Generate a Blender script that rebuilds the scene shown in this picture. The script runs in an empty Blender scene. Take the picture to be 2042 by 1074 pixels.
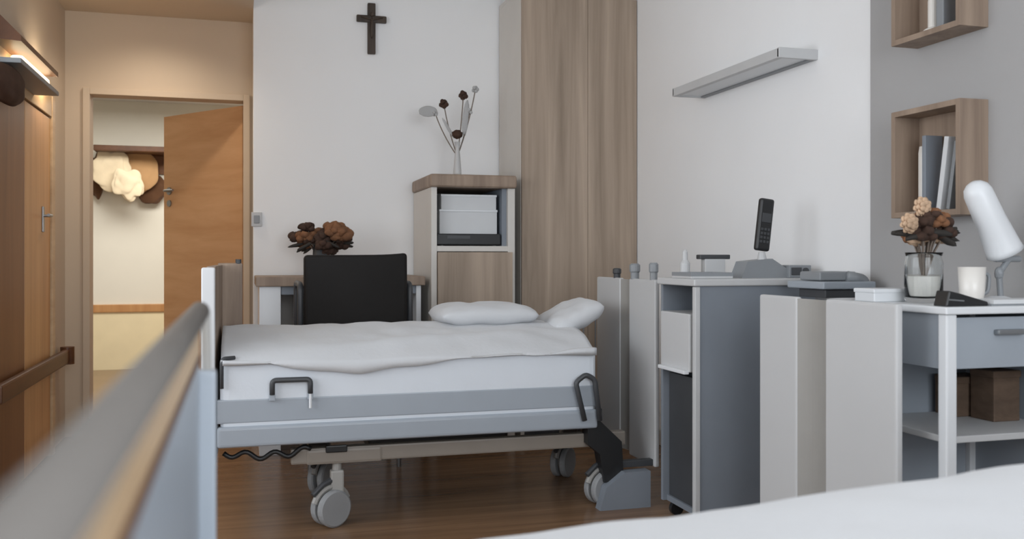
import bpy, bmesh, math, random
from mathutils import Vector, Matrix, noise
random.seed(4)
scene = bpy.context.scene
COL = scene.collection

# ------------------------------------------------------------------ camera, world, light
FPX, CX, HORIZ, H = 1860.0, 1021.0, 512.0, 1.14
YAW = math.radians(16.2)
SN, CS = math.sin(YAW), math.cos(YAW)
cam = bpy.data.objects.new('camera', bpy.data.cameras.new('camera'))
COL.objects.link(cam)
cam.location = (0, 0, H)
cam.rotation_euler = (math.pi/2, 0, -YAW)
cam.data.sensor_width = 36.0
cam.data.lens = FPX/2042*36
cam.data.shift_y = -(537-HORIZ)/2042
cam.data.clip_start = 0.02
cam.data.dof.use_dof = True
cam.data.dof.focus_distance = 4.3
cam.data.dof.aperture_fstop = 3.8
scene.camera = cam

world = bpy.data.worlds.new('world'); scene.world = world
world.use_nodes = True
bg = world.node_tree.nodes['Background']
bg.inputs[0].default_value = (0.72, 0.83, 1.0, 1)
bg.inputs[1].default_value = 0.6

def area(name, loc, rot, sx, sy, power, color):
    l = bpy.data.lights.new(name, 'AREA'); l.shape = 'RECTANGLE'
    l.size = sx; l.size_y = sy; l.energy = power; l.color = color
    o = bpy.data.objects.new(name, l); COL.objects.link(o)
    o.location = loc; o.rotation_euler = rot
    return o
# daylight through the left window; the light behind the camera is added fill
area('daylight_left', (-2.62, 2.4, 1.75), (0, -math.pi/2, 0), 1.8, 3.4, 103, (0.93, 0.965, 1.0))
area('rear_fill', (0.9, -1.52, 1.75), (math.pi/2, 0, 0), 2.4, 1.8, 112, (0.92, 0.96, 1.0))  # unseen rear source, added to lift the surfaces facing the camera
spot = bpy.data.lights.new('entry_glow', 'SPOT'); spot.energy = 33; spot.color = (1.0, 0.87, 0.71)
spot.spot_size = math.radians(130); spot.spot_blend = 1.0; spot.shadow_soft_size = 0.06
so = bpy.data.objects.new('entry_glow', spot); COL.objects.link(so); so.location = (-0.5, 5.88, 2.655)
so.rotation_euler = (Vector((-0.56, 6.30, 1.2))-Vector((-0.5, 5.88, 2.655))).to_track_quat('-Z', 'Y').to_euler()
area('hall_glow', (-0.6, 8.5, 2.62), (0, 0, 0), 1.6, 1.2, 78, (1.0, 0.955, 0.87))

scene.view_settings.view_transform = 'Standard'
scene.view_settings.look = 'None'
scene.view_settings.gamma = 1
scene.view_settings.use_curve_mapping = False
scene.view_settings.exposure = -0.22

# ------------------------------------------------------------------ helpers
def ray(px, py):
    u = (px-CX)/FPX; v = (HORIZ-py)/FPX
    return Vector((SN+u*CS, CS-u*SN, v))
def onY(px, py, Y):
    d = ray(px, py); return Vector((0, 0, H)) + d*(Y/d.y)
def onX(px, py, X):
    d = ray(px, py); return Vector((0, 0, H)) + d*(X/d.x)
def onZ(px, py, Z):
    d = ray(px, py); return Vector((0, 0, H)) + d*((Z-H)/d.z)

def lin(c):
    c = c/255.0
    return c/12.92 if c <= 0.04045 else ((c+0.055)/1.055)**2.4
def rgb(r, g, b): return (lin(r), lin(g), lin(b), 1)

def mat(name, col, rough=0.55, metal=0.0, spec=0.5, var=0.04, nscale=6.0, bump=0.0, bscale=60.0,
        sheen=0.0, trans=0.0, coat=0.0):
    m = bpy.data.materials.new(name); m.use_nodes = True
    nt = m.node_tree; b = nt.nodes['Principled BSDF']
    tc = nt.nodes.new('ShaderNodeTexCoord')
    n = nt.nodes.new('ShaderNodeTexNoise'); n.inputs['Scale'].default_value = nscale; n.inputs['Detail'].default_value = 4
    nt.links.new(tc.outputs['Object'], n.inputs['Vector'])
    r = nt.nodes.new('ShaderNodeValToRGB')
    r.color_ramp.elements[0].position = 0.3; r.color_ramp.elements[1].position = 0.7
    r.color_ramp.elements[0].color = tuple(c*(1-var) for c in col[:3])+(1,)
    r.color_ramp.elements[1].color = tuple(min(1, c*(1+var)) for c in col[:3])+(1,)
    nt.links.new(n.outputs['Fac'], r.inputs['Fac'])
    nt.links.new(r.outputs['Color'], b.inputs['Base Color'])
    b.inputs['Roughness'].default_value = rough
    b.inputs['Metallic'].default_value = metal
    b.inputs['Specular IOR Level'].default_value = spec
    b.inputs['Sheen Weight'].default_value = sheen
    b.inputs['Transmission Weight'].default_value = trans
    b.inputs['Coat Weight'].default_value = coat
    if bump:
        n2 = nt.nodes.new('ShaderNodeTexNoise'); n2.inputs['Scale'].default_value = bscale; n2.inputs['Detail'].default_value = 6
        nt.links.new(tc.outputs['Object'], n2.inputs['Vector'])
        bp = nt.nodes.new('ShaderNodeBump'); bp.inputs['Strength'].default_value = bump; bp.inputs['Distance'].default_value = 0.01
        nt.links.new(n2.outputs['Fac'], bp.inputs['Height'])
        nt.links.new(bp.outputs['Normal'], b.inputs['Normal'])
    return m

def wood(name, dark, light, scale=(14, 14, 0.7), rough=0.45, coat=0.0, spec=0.4):
    m = bpy.data.materials.new(name); m.use_nodes = True
    nt = m.node_tree; b = nt.nodes['Principled BSDF']
    tc = nt.nodes.new('ShaderNodeTexCoord'); mp = nt.nodes.new('ShaderNodeMapping')
    mp.inputs['Scale'].default_value = scale
    nt.links.new(tc.outputs['Object'], mp.inputs['Vector'])
    n = nt.nodes.new('ShaderNodeTexNoise'); n.inputs['Scale'].default_value = 1.0
    n.inputs['Detail'].default_value = 7; n.inputs['Roughness'].default_value = 0.6; n.inputs['Distortion'].default_value = 0.4
    nt.links.new(mp.outputs[0], n.inputs['Vector'])
    r = nt.nodes.new('ShaderNodeValToRGB')
    r.color_ramp.elements[0].position = 0.30; r.color_ramp.elements[0].color = dark
    r.color_ramp.elements[1].position = 0.70; r.color_ramp.elements[1].color = light
    nt.links.new(n.outputs['Fac'], r.inputs['Fac']); nt.links.new(r.outputs['Color'], b.inputs['Base Color'])
    b.inputs['Roughness'].default_value = rough; b.inputs['Coat Weight'].default_value = coat
    b.inputs['Specular IOR Level'].default_value = spec
    return m

def emit(name, col, strength):
    m = bpy.data.materials.new(name); m.use_nodes = True
    b = m.node_tree.nodes['Principled BSDF']
    b.inputs['Base Color'].default_value = col
    b.inputs['Emission Color'].default_value = col
    b.inputs['Emission Strength'].default_value = strength
    return m

def glass(name, col=(0.95, 0.97, 0.97, 1), rough=0.03):
    m = bpy.data.materials.new(name); m.use_nodes = True
    b = m.node_tree.nodes['Principled BSDF']
    b.inputs['Base Color'].default_value = col; b.inputs['Roughness'].default_value = rough
    b.inputs['Transmission Weight'].default_value = 1.0; b.inputs['IOR'].default_value = 1.3
    return m

# mesh builders ------------------------------------------------------
def bx(bm, x0, x1, y0, y1, z0, z1, bev=0.0, seg=2):
    r = bmesh.ops.create_cube(bm, size=1.0)
    vs = r['verts']
    for v in vs:
        v.co = Vector(((x0+x1)/2+v.co.x*(x1-x0), (y0+y1)/2+v.co.y*(y1-y0), (z0+z1)/2+v.co.z*(z1-z0)))
    if bev:
        es = list({e for v in vs for e in v.link_edges})
        r2 = bmesh.ops.bevel(bm, geom=es, offset=bev, segments=seg, affect='EDGES', profile=0.6)
        return list({v for f in r2['faces'] for v in f.verts} | {v for v in vs if v.is_valid})
    return vs

def tube(bm, pts, r, n=12, closed=False):
    pts = [Vector(p) for p in pts]; N = len(pts)
    rs = r if isinstance(r, (list, tuple)) else [r]*N
    rings = []; up = None
    for i, p in enumerate(pts):
        if closed: t = pts[(i+1) % N]-pts[i-1]
        else: t = pts[min(i+1, N-1)]-pts[max(i-1, 0)]
        t.normalize()
        if up is None:
            up = Vector((0, 0, 1)) if abs(t.z) < 0.9 else Vector((1, 0, 0))
        a = (up-t*up.dot(t)).normalized(); up = a; b = t.cross(a)
        rings.append([bm.verts.new(p+(a*math.cos(q)+b*math.sin(q))*rs[i]) for q in [2*math.pi*k/n for k in range(n)]])
    M = N if closed else N-1
    for i in range(M):
        A, B = rings[i], rings[(i+1) % N]
        for k in range(n): bm.faces.new((A[k], A[(k+1) % n], B[(k+1) % n], B[k]))
    if not closed:
        bm.faces.new(list(reversed(rings[0]))); bm.faces.new(rings[-1])

def rounded(pts, r, seg=5):
    pts = [Vector(p) for p in pts]; out = [pts[0]]
    for i in range(1, len(pts)-1):
        p, a, b = pts[i], pts[i-1], pts[i+1]
        p0 = p+(a-p).normalized()*r; p1 = p+(b-p).normalized()*r
        for k in range(seg+1):
            t = k/seg; out.append(p0*(1-t)**2+p*2*t*(1-t)+p1*t*t)
    out.append(pts[-1]); return out

def lathe(bm, c, prof, n=28):
    c = Vector(c); rings = []
    for r, z in prof:
        if r < 1e-5: rings.append([bm.verts.new(c+Vector((0, 0, z)))])
        else: rings.append([bm.verts.new(c+Vector((r*math.cos(2*math.pi*k/n), r*math.sin(2*math.pi*k/n), z))) for k in range(n)])
    for A, B in zip(rings, rings[1:]):
        for k in range(n):
            k2 = (k+1) % n
            if len(A) == 1 and len(B) == 1: continue
            if len(A) == 1: bm.faces.new((A[0], B[k2], B[k]))
            elif len(B) == 1: bm.faces.new((A[k], A[k2], B[0]))
            else: bm.faces.new((A[k], A[k2], B[k2], B[k]))

def lump(bm, c, rad, amp=0.15, freq=4.0, sub=3, seed=0, rot=None):
    r = bmesh.ops.create_icosphere(bm, subdivisions=sub, radius=1.0)
    for v in r['verts']:
        d = v.co.normalized()
        k = 1+amp*noise.noise(d*freq+Vector((seed*7.3, seed*1.7, 3.1)))
        q = Vector((d.x*rad[0]*k, d.y*rad[1]*k, d.z*rad[2]*k))
        if rot is not None: q = rot @ q
        v.co = Vector(c)+q
    return r['verts']

def prism(bm, poly, vec):
    """extrude a closed 3D polygon along vec"""
    a = [bm.verts.new(Vector(p)) for p in poly]; b = [bm.verts.new(Vector(p)+Vector(vec)) for p in poly]
    bm.faces.new(list(reversed(a))); bm.faces.new(b); n = len(a)
    for i in range(n): bm.faces.new((a[i], a[(i+1) % n], b[(i+1) % n], b[i]))

def slab(bm, x0, x1, y0, y1, zb, ztop, nx=70, ny=40):
    """closed soft slab: top from ztop(x,y), flat bottom zb(x,y) or number"""
    T = []; B = []
    for i in range(nx+1):
        ti, bi = [], []
        for j in range(ny+1):
            x = x0+(x1-x0)*i/nx; y = y0+(y1-y0)*j/ny
            ti.append(bm.verts.new((x, y, ztop(x, y))))
            bi.append(bm.verts.new((x, y, zb(x, y) if callable(zb) else zb)))
        T.append(ti); B.append(bi)
    for i in range(nx):
        for j in range(ny):
            bm.faces.new((T[i][j], T[i+1][j], T[i+1][j+1], T[i][j+1]))
            bm.faces.new((B[i][j], B[i][j+1], B[i+1][j+1], B[i+1][j]))
    for i in range(nx):
        bm.faces.new((T[i+1][0], T[i][0], B[i][0], B[i+1][0]))
        bm.faces.new((T[i][ny], T[i+1][ny], B[i+1][ny], B[i][ny]))
    for j in range(ny):
        bm.faces.new((T[0][j], T[0][j+1], B[0][j+1], B[0][j]))
        bm.faces.new((T[nx][j+1], T[nx][j], B[nx][j], B[nx][j+1]))

ROOT = {}
def obj(name, bm, m, parent=None, smooth=False, base=None):
    bmesh.ops.recalc_face_normals(bm, faces=bm.faces)
    me = bpy.data.meshes.new(name)
    if parent is not None: off = ROOT[parent.name]
    elif base is not None: off = Vector(base)
    else:
        xs = [v.co for v in bm.verts]
        off = Vector(((min(v.x for v in xs)+max(v.x for v in xs))/2, (min(v.y for v in xs)+max(v.y for v in xs))/2, min(v.z for v in xs)))
    for v in bm.verts: v.co -= off
    bm.to_mesh(me); bm.free()
    if smooth:
        for p in me.polygons: p.use_smooth = True
    me.materials.append(m)
    o = bpy.data.objects.new(name, me); COL.objects.link(o)
    if parent is not None: o.parent = parent
    else: o.location = off
    ROOT[o.name] = off.copy()
    return o
def tag(o, label, cat, group=None):
    o['label'] = label; o['category'] = cat
    if group: o['group'] = group
    return o
def thing(name, label, cat, loc, group=None):
    o = bpy.data.objects.new(name, None); COL.objects.link(o); o.location = loc
    o.empty_display_size = 0.1; ROOT[o.name] = Vector(loc)
    return tag(o, label, cat, group)
def struct(name, bm, m, parent=None, smooth=False):
    o = obj(name, bm, m, parent, smooth)
    if parent is None: o['kind'] = 'structure'
    return o
def B(): return bmesh.new()
def box(name, m, parent, *a, **k):
    bm = B(); bx(bm, *a, **k); return obj(name, bm, m, parent)

# ------------------------------------------------------------------ materials
M = {}
M['wall'] = mat('white_wall_paint', rgb(245, 246, 247), 0.85, var=0.015, nscale=1.5, bump=0.05, bscale=220, spec=0.2)
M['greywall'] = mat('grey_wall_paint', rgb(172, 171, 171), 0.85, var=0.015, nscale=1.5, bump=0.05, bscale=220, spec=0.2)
M['beige'] = mat('beige_wall_paint', rgb(205, 188, 168), 0.85, var=0.02, nscale=1.5, spec=0.2)
M['hall'] = mat('hall_wall_paint', rgb(238, 236, 226), 0.85, var=0.01, spec=0.2)
M['dado'] = mat('yellow_dado_paint', rgb(248, 236, 200), 0.5, var=0.03, spec=0.3)
M['ceil'] = mat('ceiling_paint', rgb(236, 235, 233), 0.9, var=0.01, spec=0.1)
M['floor'] = wood('floor_laminate', rgb(108, 82, 60), rgb(142, 110, 82), (0.9, 16, 8), 0.24, spec=0.5)
M['oak'] = wood('grey_oak_vertical', rgb(140, 124, 108), rgb(186, 167, 149), (11, 11, 0.45), 0.5)
M['oakdark'] = wood('oak_box', rgb(130, 112, 98), rgb(168, 148, 130), (14, 14, 0.9), 0.55)
M['doorwood'] = wood('beech_door_veneer', rgb(200, 152, 108), rgb(220, 176, 134), (1.2, 1.2, 9), 0.42)
M['brownwood'] = wood('brown_cupboard_veneer', rgb(112, 72, 44), rgb(140, 94, 58), (9, 9, 0.7), 0.4)
M['tanwood'] = wood('tan_cupboard_veneer', rgb(186, 134, 86), rgb(212, 164, 112), (9, 9, 0.7), 0.4)
M['darkwood'] = wood('dark_rail_wood', rgb(72, 44, 26), rgb(104, 66, 40), (9, 1.2, 9), 0.4)
M['paletan'] = wood('pale_wood_strip', rgb(186, 154, 118), rgb(214, 186, 148), (12, 0.9, 12), 0.4)
M['carcass'] = mat('light_grey_laminate', rgb(212, 208, 202), 0.5, var=0.02)
M['footrail'] = mat('dark_grey_foot_rail', rgb(104, 100, 96), 0.55, var=0.05)
M['chassis'] = mat('grey_brown_chassis_enamel', rgb(138, 130, 121), 0.45, var=0.04)
M['cream'] = mat('cream_headboard_laminate', rgb(198, 199, 200), 0.45, var=0.02, nscale=2)
M['white'] = mat('white_lacquer', rgb(224, 227, 230), 0.35, var=0.01)
M['bedgrey'] = mat('blue_grey_bed_enamel', rgb(160, 168, 177), 0.35, var=0.02)
M['cabgrey'] = mat('slate_grey_laminate', rgb(128, 135, 144), 0.5, var=0.03)
M['railgrey'] = mat('grey_rail_plastic', rgb(158, 156, 152), 0.5, var=0.03)
M['linen'] = mat('white_bed_linen', rgb(204, 206, 209), 0.9, var=0.01, bump=0.15, bscale=40, sheen=0.2, spec=0.15)
M['sheet'] = mat('brightened_fitted_sheet', rgb(218, 224, 231), 0.9, var=0.01, bump=0.12, bscale=40, sheen=0.2, spec=0.15)  # raised above the linen tone to offset weak light on the mattress side
M['black'] = mat('black_upholstery', rgb(30, 28, 27), 0.7, var=0.1, bump=0.1, bscale=120, spec=0.25)
M['dark'] = mat('dark_grey_plastic', rgb(66, 68, 71), 0.45, var=0.06)
M['blackp'] = mat('black_plastic', rgb(30, 31, 33), 0.4, var=0.08)
M['steel'] = mat('brushed_steel', rgb(150, 153, 156), 0.35, metal=0.8, var=0.05)
M['greyp'] = mat('mid_grey_plastic', rgb(140, 144, 148), 0.45, var=0.04)
M['paleg'] = mat('pale_grey_plastic', rgb(196, 197, 198), 0.45, var=0.03)
M['cross'] = wood('dark_crucifix_wood', rgb(52, 44, 38), rgb(82, 70, 60), (20, 20, 3), 0.5)
M['paper'] = mat('white_paper', rgb(214, 216, 218), 0.85, var=0.03)
M['petalbrown'] = mat('dried_brown_petal', rgb(128, 88, 60), 0.9, var=0.3, nscale=20, bump=0.4, bscale=50)
M['petaldark'] = mat('dark_dried_petal', rgb(66, 46, 36), 0.9, var=0.3, nscale=20, bump=0.4, bscale=50)
M['petaltan'] = mat('tan_dried_petal', rgb(196, 166, 138), 0.9, var=0.2, nscale=20, bump=0.4, bscale=50)
M['petalgrey'] = mat('silver_grey_petal', rgb(178, 178, 178), 0.9, var=0.1)
M['leafdark'] = mat('dark_dried_leaf', rgb(50, 46, 42), 0.8, var=0.2)
M['stem'] = mat('grey_brown_stem', rgb(120, 108, 98), 0.8, var=0.1)
M['glass'] = glass('clear_glass')
M['frost'] = mat('milky_glass', rgb(226, 226, 226), 0.3, var=0.01, trans=0.35)
M['ceramic'] = mat('white_ceramic', rgb(226, 222, 216), 0.3, var=0.02)
M['garcream'] = mat('cream_garment', rgb(236, 220, 190), 0.95, var=0.06, bump=0.3, bscale=18, sheen=0.3)
M['gartan'] = mat('tan_garment', rgb(196, 156, 112), 0.95, var=0.08, bump=0.3, bscale=18, sheen=0.3)
M['garbrown'] = mat('brown_garment', rgb(92, 62, 40), 0.95, var=0.12, bump=0.3, bscale=18, sheen=0.3)
M['bag'] = mat('dark_brown_leather', rgb(74, 54, 44), 0.75, var=0.15, nscale=12, spec=0.2)
M['basket'] = wood('brown_box_card', rgb(84, 68, 56), rgb(112, 92, 76), (10, 10, 20), 0.7)
M['warm'] = emit('warm_lamp_tube', (1.0, 0.78, 0.5, 1), 5.0)
M['tyre'] = mat('grey_rubber', rgb(150, 152, 154), 0.6, var=0.04)

# ------------------------------------------------------------------ setting
XW = 2.45                       # right wall
YB = 6.08                       # back wall with the crucifix
YD = 6.46                       # entrance wall with the door
XL = -1.07                      # entrance passage, left wall
XC = 0.075                      # corner of the white wall
ZC, ZE = 2.95, 2.70             # ceilings
YH = 10.2                       # far hall wall
bm = B(); bx(bm, -3.6, XW+0.12, -1.6, YH+0.1, -0.1, 0); struct('floor', bm, M['floor'])
bm = B(); bx(bm, -2.52, XW+0.12, -1.52, YD+0.12, ZC, ZC+0.1); struct('ceiling', bm, M['ceil'])
bm = B(); bx(bm, XL-0.1, XC, 4.40, YD, ZE, ZC-0.002); struct('ceiling_entry', bm, M['beige'])
bm = B(); bx(bm, XC, XW+0.12, YB, YD+0.12, 0, ZC); struct('wall_back', bm, M['wall'])
bm = B(); bx(bm, XW, XW+0.12, 3.21, YB, 0, ZC); struct('wall_right', bm, M['wall'])
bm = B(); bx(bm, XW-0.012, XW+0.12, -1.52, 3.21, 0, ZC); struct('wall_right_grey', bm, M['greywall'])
XJ0, XJ1 = onY(178, 400, YD).x, onY(487, 400, YD).x
ZDOOR = onY(330, 193, YD).z
bm = B()
bx(bm, XL-0.1, XJ0, YD, YD+0.12, 0, ZC); bx(bm, XJ0, XJ1, YD, YD+0.12, ZDOOR, ZC); bx(bm, XJ1, XC, YD, YD+0.12, 0, ZC)
struct('wall_entrance', bm, M['beige'])
bm = B(); bx(bm, XL-0.1, XL, 4.52, YD, 0, ZE); struct('wall_entry_left', bm, M['beige'])
bm = B(); bx(bm, -2.52, XL, 4.40, 4.52, 0, ZC); struct('wall_partition', bm, M['wall'])
# room left wall with window opening
bm = B()
WY0, WY1, WZ0, WZ1 = 0.7, 4.1, 0.85, 2.65
bx(bm, -2.52, -2.4, -1.52, WY0, 0, ZC); bx(bm, -2.52, -2.4, WY1, 4.40, 0, ZC)
bx(bm, -2.52, -2.4, WY0, WY1, 0, WZ0); bx(bm, -2.52, -2.4, WY0, WY1, WZ1, ZC)
struct('wall_left', bm, M['wall'])
def window(name, axis, a0, a1, p0, p1):
    bm = B(); w = 0.06
    def bar(u0, u1, z0, z1):
        if axis == 'y': bx(bm, p0, p1, u0, u1, z0, z1, 0.004)
        else: bx(bm, u0, u1, p0, p1, z0, z1, 0.004)
    bar(a0, a0+w, WZ0, WZ1); bar(a1-w, a1, WZ0, WZ1); bar(a0+w, a1-w, WZ0, WZ0+w); bar(a0+w, a1-w, WZ1-w, WZ1)
    mid = (a0+a1)/2; bar(mid-0.04, mid+0.04, WZ0+w, WZ1-w)
    return struct(name, bm, M['white'])
window('window_1', 'y', WY0, WY1, -2.50, -2.43)
# wall behind the camera; its window is added to let fill light in
bm = B(); RX0, RX1 = -0.4, 2.2
bx(bm, -2.4, RX0, -1.52, -1.4, 0, ZC); bx(bm, RX1, XW-0.012, -1.52, -1.4, 0, ZC)
bx(bm, RX0, RX1, -1.52, -1.4, 0, WZ0); bx(bm, RX0, RX1, -1.52, -1.4, WZ1, ZC)
struct('wall_front', bm, M['wall'])
window('window_rear_fill', 'x', RX0, RX1, -1.50, -1.43)
# the hall beyond the door
bm = B()
ZDADO = onY(255, 612, YH).z
bx(bm, -3.6, XW, YH, YH+0.1, ZDADO, ZC); struct('wall_hall', bm, M['hall'])
bm = B(); bx(bm, -3.6, XW, YH-0.012, YH+0.1, 0, ZDADO-0.03); struct('wall_hall_dado', bm, M['dado'])
bm = B(); bx(bm, -3.6, XW, YH-0.03, YH, ZDADO-0.05, ZDADO+0.03, 0.008); struct('trim_1', bm, M['tanwood'])
bm = B(); bx(bm, -3.6, -3.5, YD+0.12, YH, 0, ZC); struct('wall_hall_left', bm, M['hall'])
bm = B(); bx(bm, XW-0.1, XW, YD+0.12, YH, 0, ZC); struct('wall_hall_right', bm, M['hall'])
bm = B(); bx(bm, -3.6, XL-0.1, YD, YD+0.12, 0, ZC); struct('wall_hall_front', bm, M['hall'])
bm = B(); bx(bm, -3.6, XW, YD+0.12, YH+0.1, ZE+0.02, ZE+0.1); struct('ceiling_hall', bm, M['ceil'])
bm = B(); bx(bm, XC+0.002, XW, YB-0.015, YB, 0, 0.09, 0.004); struct('baseboard_back', bm, M['carcass'])
bm = B(); bx(bm, XW-0.015, XW, 3.84, 5.5, 0, 0.09, 0.004); struct('baseboard_right', bm, M['carcass'])
# door
d = bpy.data.objects.new('door_1', None); COL.objects.link(d); d.location = (XJ1, YD, 0); ROOT[d.name] = Vector((XJ1, YD, 0)); d['kind'] = 'structure'
bm = B(); fr = 0.035
bx(bm, XJ0-0.035, XJ0+0.006, YD-0.025, YD+0.125, 0, ZDOOR+0.035, 0.003); bx(bm, XJ1-0.006, XJ1+0.035, YD-0.025, YD+0.125, 0, ZDOOR+0.035, 0.003)
bx(bm, XJ0+0.006, XJ1-0.006, YD-0.024, YD+0.124, ZDOOR-0.006, ZDOOR+0.034, 0.003); obj('frame', bm, M['beige'], d)
hx, hy = XJ1-0.012, YD+0.13
fe = onY(327, 222, YD+0.13+0.70)
dirv = Vector((fe.x-hx, fe.y-hy, 0)); LW = dirv.length; dirv.normalize(); nrm = Vector((dirv.y, -dirv.x, 0))
if nrm.y > 0: nrm = -nrm
bm = B()
prism(bm, [Vector((hx, hy, 0.01)), Vector((hx, hy, ZDOOR-0.015)), Vector((hx, hy, ZDOOR-0.015))+dirv*LW, Vector((hx, hy, 0.01))+dirv*LW], -nrm*0.045)
leaf = obj('leaf', bm, M['doorwood'], d)
ph = Vector((hx, hy, 1.0))+dirv*(LW-0.07)+nrm*0.001; ph.z = 1.62
bm = B()
tube(bm, [ph, ph+nrm*0.008], 0.028, 16)
tube(bm, rounded([ph+nrm*0.005, ph+nrm*0.05, ph+nrm*0.05-dirv*0.11], 0.015), 0.009, 10)
q = ph-Vector((0, 0, 0.09)); tube(bm, [q, q+nrm*0.008], 0.024, 16)
obj('handle', bm, M['steel'], leaf)

# ------------------------------------------------------------------ entrance passage, left wall
# cupboard doors
t = thing('wall_cupboard', 'brown built-in cupboard with tan door along the left entrance wall', 'cupboard', (XL, 5.4, 0))
box('dark_door', M['brownwood'], t, XL, XL+0.022, 4.46, 5.20, 0.02, 1.93, bev=0.003)
bm = B(); bx(bm, XL, XL+0.022, 5.21, 5.86, 0.02, 1.93, bev=0.003)
dr = obj('tan_door', bm, M['tanwood'], t)
bm = B(); p = onX(88, 437, XL+0.03)
bx(bm, XL+0.022, XL+0.03, p.y-0.02, p.y+0.02, p.z-0.07, p.z+0.07, 0.003)
tube(bm, rounded([(XL+0.03, p.y, p.z+0.02), (XL+0.07, p.y, p.z+0.02), (XL+0.07, p.y-0.1, p.z+0.02)], 0.015), 0.008, 10)
obj('handle', bm, M['steel'], dr)
bm = B(); bx(bm, XL, XL+0.035, 5.865, 5.94, 0.0, 2.06, 0.004); bx(bm, XL, XL+0.03, 4.46, 5.865, 1.94, 2.06, 0.004)
obj('frame', bm, M['paletan'], t)
# bumper rail
a = onX(165, 690, XL+0.07); zr = a.z
t = thing('bumper_rail', 'dark wooden bumper rail running low along the left cupboard doors', 'rail', (XL, 5.5, zr))
bm = B(); bx(bm, XL+0.04, XL+0.075, 4.5, 6.22, zr-0.055, zr+0.03, 0.010); obj('board', bm, M['darkwood'], t)
bm = B(); tube(bm, [(XL+0.058, 6.19, zr-0.062), (XL+0.058, 6.19, zr+0.042)], 0.04, 20); obj('end_cap', bm, M['darkwood'], t, smooth=False)
for y in (4.8, 5.5, 6.14):
    bm = B(); tube(bm, [(XL+0.0222 if y < 5.86 else XL, y, zr-0.01), (XL+0.045, y, zr-0.01)], 0.015, 10)
    obj('bracket', bm, M['darkwood'], t)
# hooded wall lamp above the cupboard
zl = onX(60, 150, XL+0.06).z
t = thing('wall_lamp', 'dark hooded wall lamp glowing warm above the left entrance cupboard', 'lamp', (XL, 5.5, zl))
bm = B()
prism(bm, [(XL+0.005, 4.5, zl+0.045), (XL+0.15, 4.5, zl+0.035), (XL+0.15, 4.5, zl+0.06), (XL+0.005, 4.5, zl+0.21)], (0, 0.86, 0))
obj('hood', bm, M['darkwood'], t)
bm = B(); bx(bm, XL+0.05, XL+0.11, 4.75, 5.37, zl-0.03, zl+0.025, 0.02, 3); obj('tube', bm, M['warm'], t)
bm = B(); bx(bm, XL+0.032, XL+0.15, 4.5, 5.38, zl-0.06, zl-0.037, 0.004); obj('shelf_board', bm, M['greyp'], t)
bm = B(); bx(bm, XL, XL+0.032, 4.5, 5.38, zl-0.062, zl+0.1); obj('back_plate', bm, M['paletan'], t)
bm = B(); bx(bm, XL+0.001, XL+0.03, 5.45, 5.62, zl+0.03, zl+0.06, 0.008); obj('added_glow_strip', bm, M['warm'], t)  # extra glowing strip, added to brighten the wall above the hood
lp = bpy.data.lights.new('added_wall_glow', 'POINT'); lp.energy = 4.0; lp.color = (1.0, 0.83, 0.6); lp.shadow_soft_size = 0.03
lo = bpy.data.objects.new('added_wall_glow', lp); COL.objects.link(lo); lo.location = (XL+0.10, 5.56, zl+0.06)  # added point light past the hood's end, brightens the wall above and below
# bag on the cupboard front
bm = B(); c = onX(14, 192, XL+0.08)
lump(bm, (XL+0.085, c.y-0.03, zl-0.065-0.085), (0.055, 0.24, 0.085), 0.12, 2.2, 4, 3)
tag(obj('bag', bm, M['bag'], None, smooth=True), 'dark brown bag hanging below the lamp shelf at far left', 'bag')
# recessed downlight of the entry
t = thing('downlight', 'small recessed downlight in the lowered entrance ceiling before the door', 'lamp', (-0.5, 5.88, ZE-0.03))
bm = B(); tube(bm, [(-0.5, 5.88, ZE-0.025), (-0.5, 5.88, ZE-0.001)], 0.07, 24); obj('housing', bm, M['steel'], t)
# switch on the corner
p = onY(511, 437, YB-0.01)
t = thing('light_switch', 'small pale grey light switch by the corner of white wall', 'switch', (p.x+0.012, YB, p.z-0.04))
box('plate', M['paleg'], t, p.x-0.03, p.x+0.035, YB-0.012, YB, p.z-0.045, p.z+0.045, bev=0.004)
box('rocker', M['greyp'], t, p.x-0.015, p.x+0.02, YB-0.018, YB-0.010, p.z-0.025, p.z+0.025, bev=0.003)

# ------------------------------------------------------------------ hall coat rack and garments
p0, p1 = onY(186, 292, YH-0.42), onY(345, 292, YH-0.42)
t = thing('coat_rack', 'dark brown coat rack shelf on hall wall beyond the door', 'coat rack', ((p0.x+p1.x)/2, YH, p0.z-0.1))
box('shelf_board', M['darkwood'], t, p0.x, p1.x, YH-0.42, YH-0.026, p0.z-0.035, p0.z+0.02, bev=0.006)
box('back_board', M['brownwood'], t, p0.x, p1.x, YH-0.025, YH, p0.z-0.22, p0.z-0.035, bev=0.004)
for k in range(4):
    x = p0.x+0.1+k*(p1.x-p0.x-0.2)/3; bm = B()
    tube(bm, rounded([(x, YH-0.03, p0.z-0.1), (x, YH-0.1, p0.z-0.1), (x, YH-0.1, p0.z-0.06)], 0.02), 0.007, 8)
    obj('hook', bm, M['steel'], t)
def garment(px, py, rx, rz, m, label, seed, yy=0.16, amp=0.45, rot=0.0):
    c = onY(px, py, YH-yy); bm = B(); s = c.y*0.96/FPX
    lump(bm, c, (rx*s, 0.035, rz*s), amp*0.75, 1.7, 5, seed, Matrix.Rotation(rot, 3, 'Y'))
    return tag(obj('garment', bm, m, None, smooth=True), label, 'garment', 'garments on the hall coat rack')
garment(222, 338, 34, 38, M['garcream'], 'cream bunched garment at the left end of hall coat rack', 2, 0.26)
garment(256, 368, 30, 26, M['garcream'], 'cream crumpled scarf low in the middle of hall coat rack', 5, 0.36, 0.5, 0.7)
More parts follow.
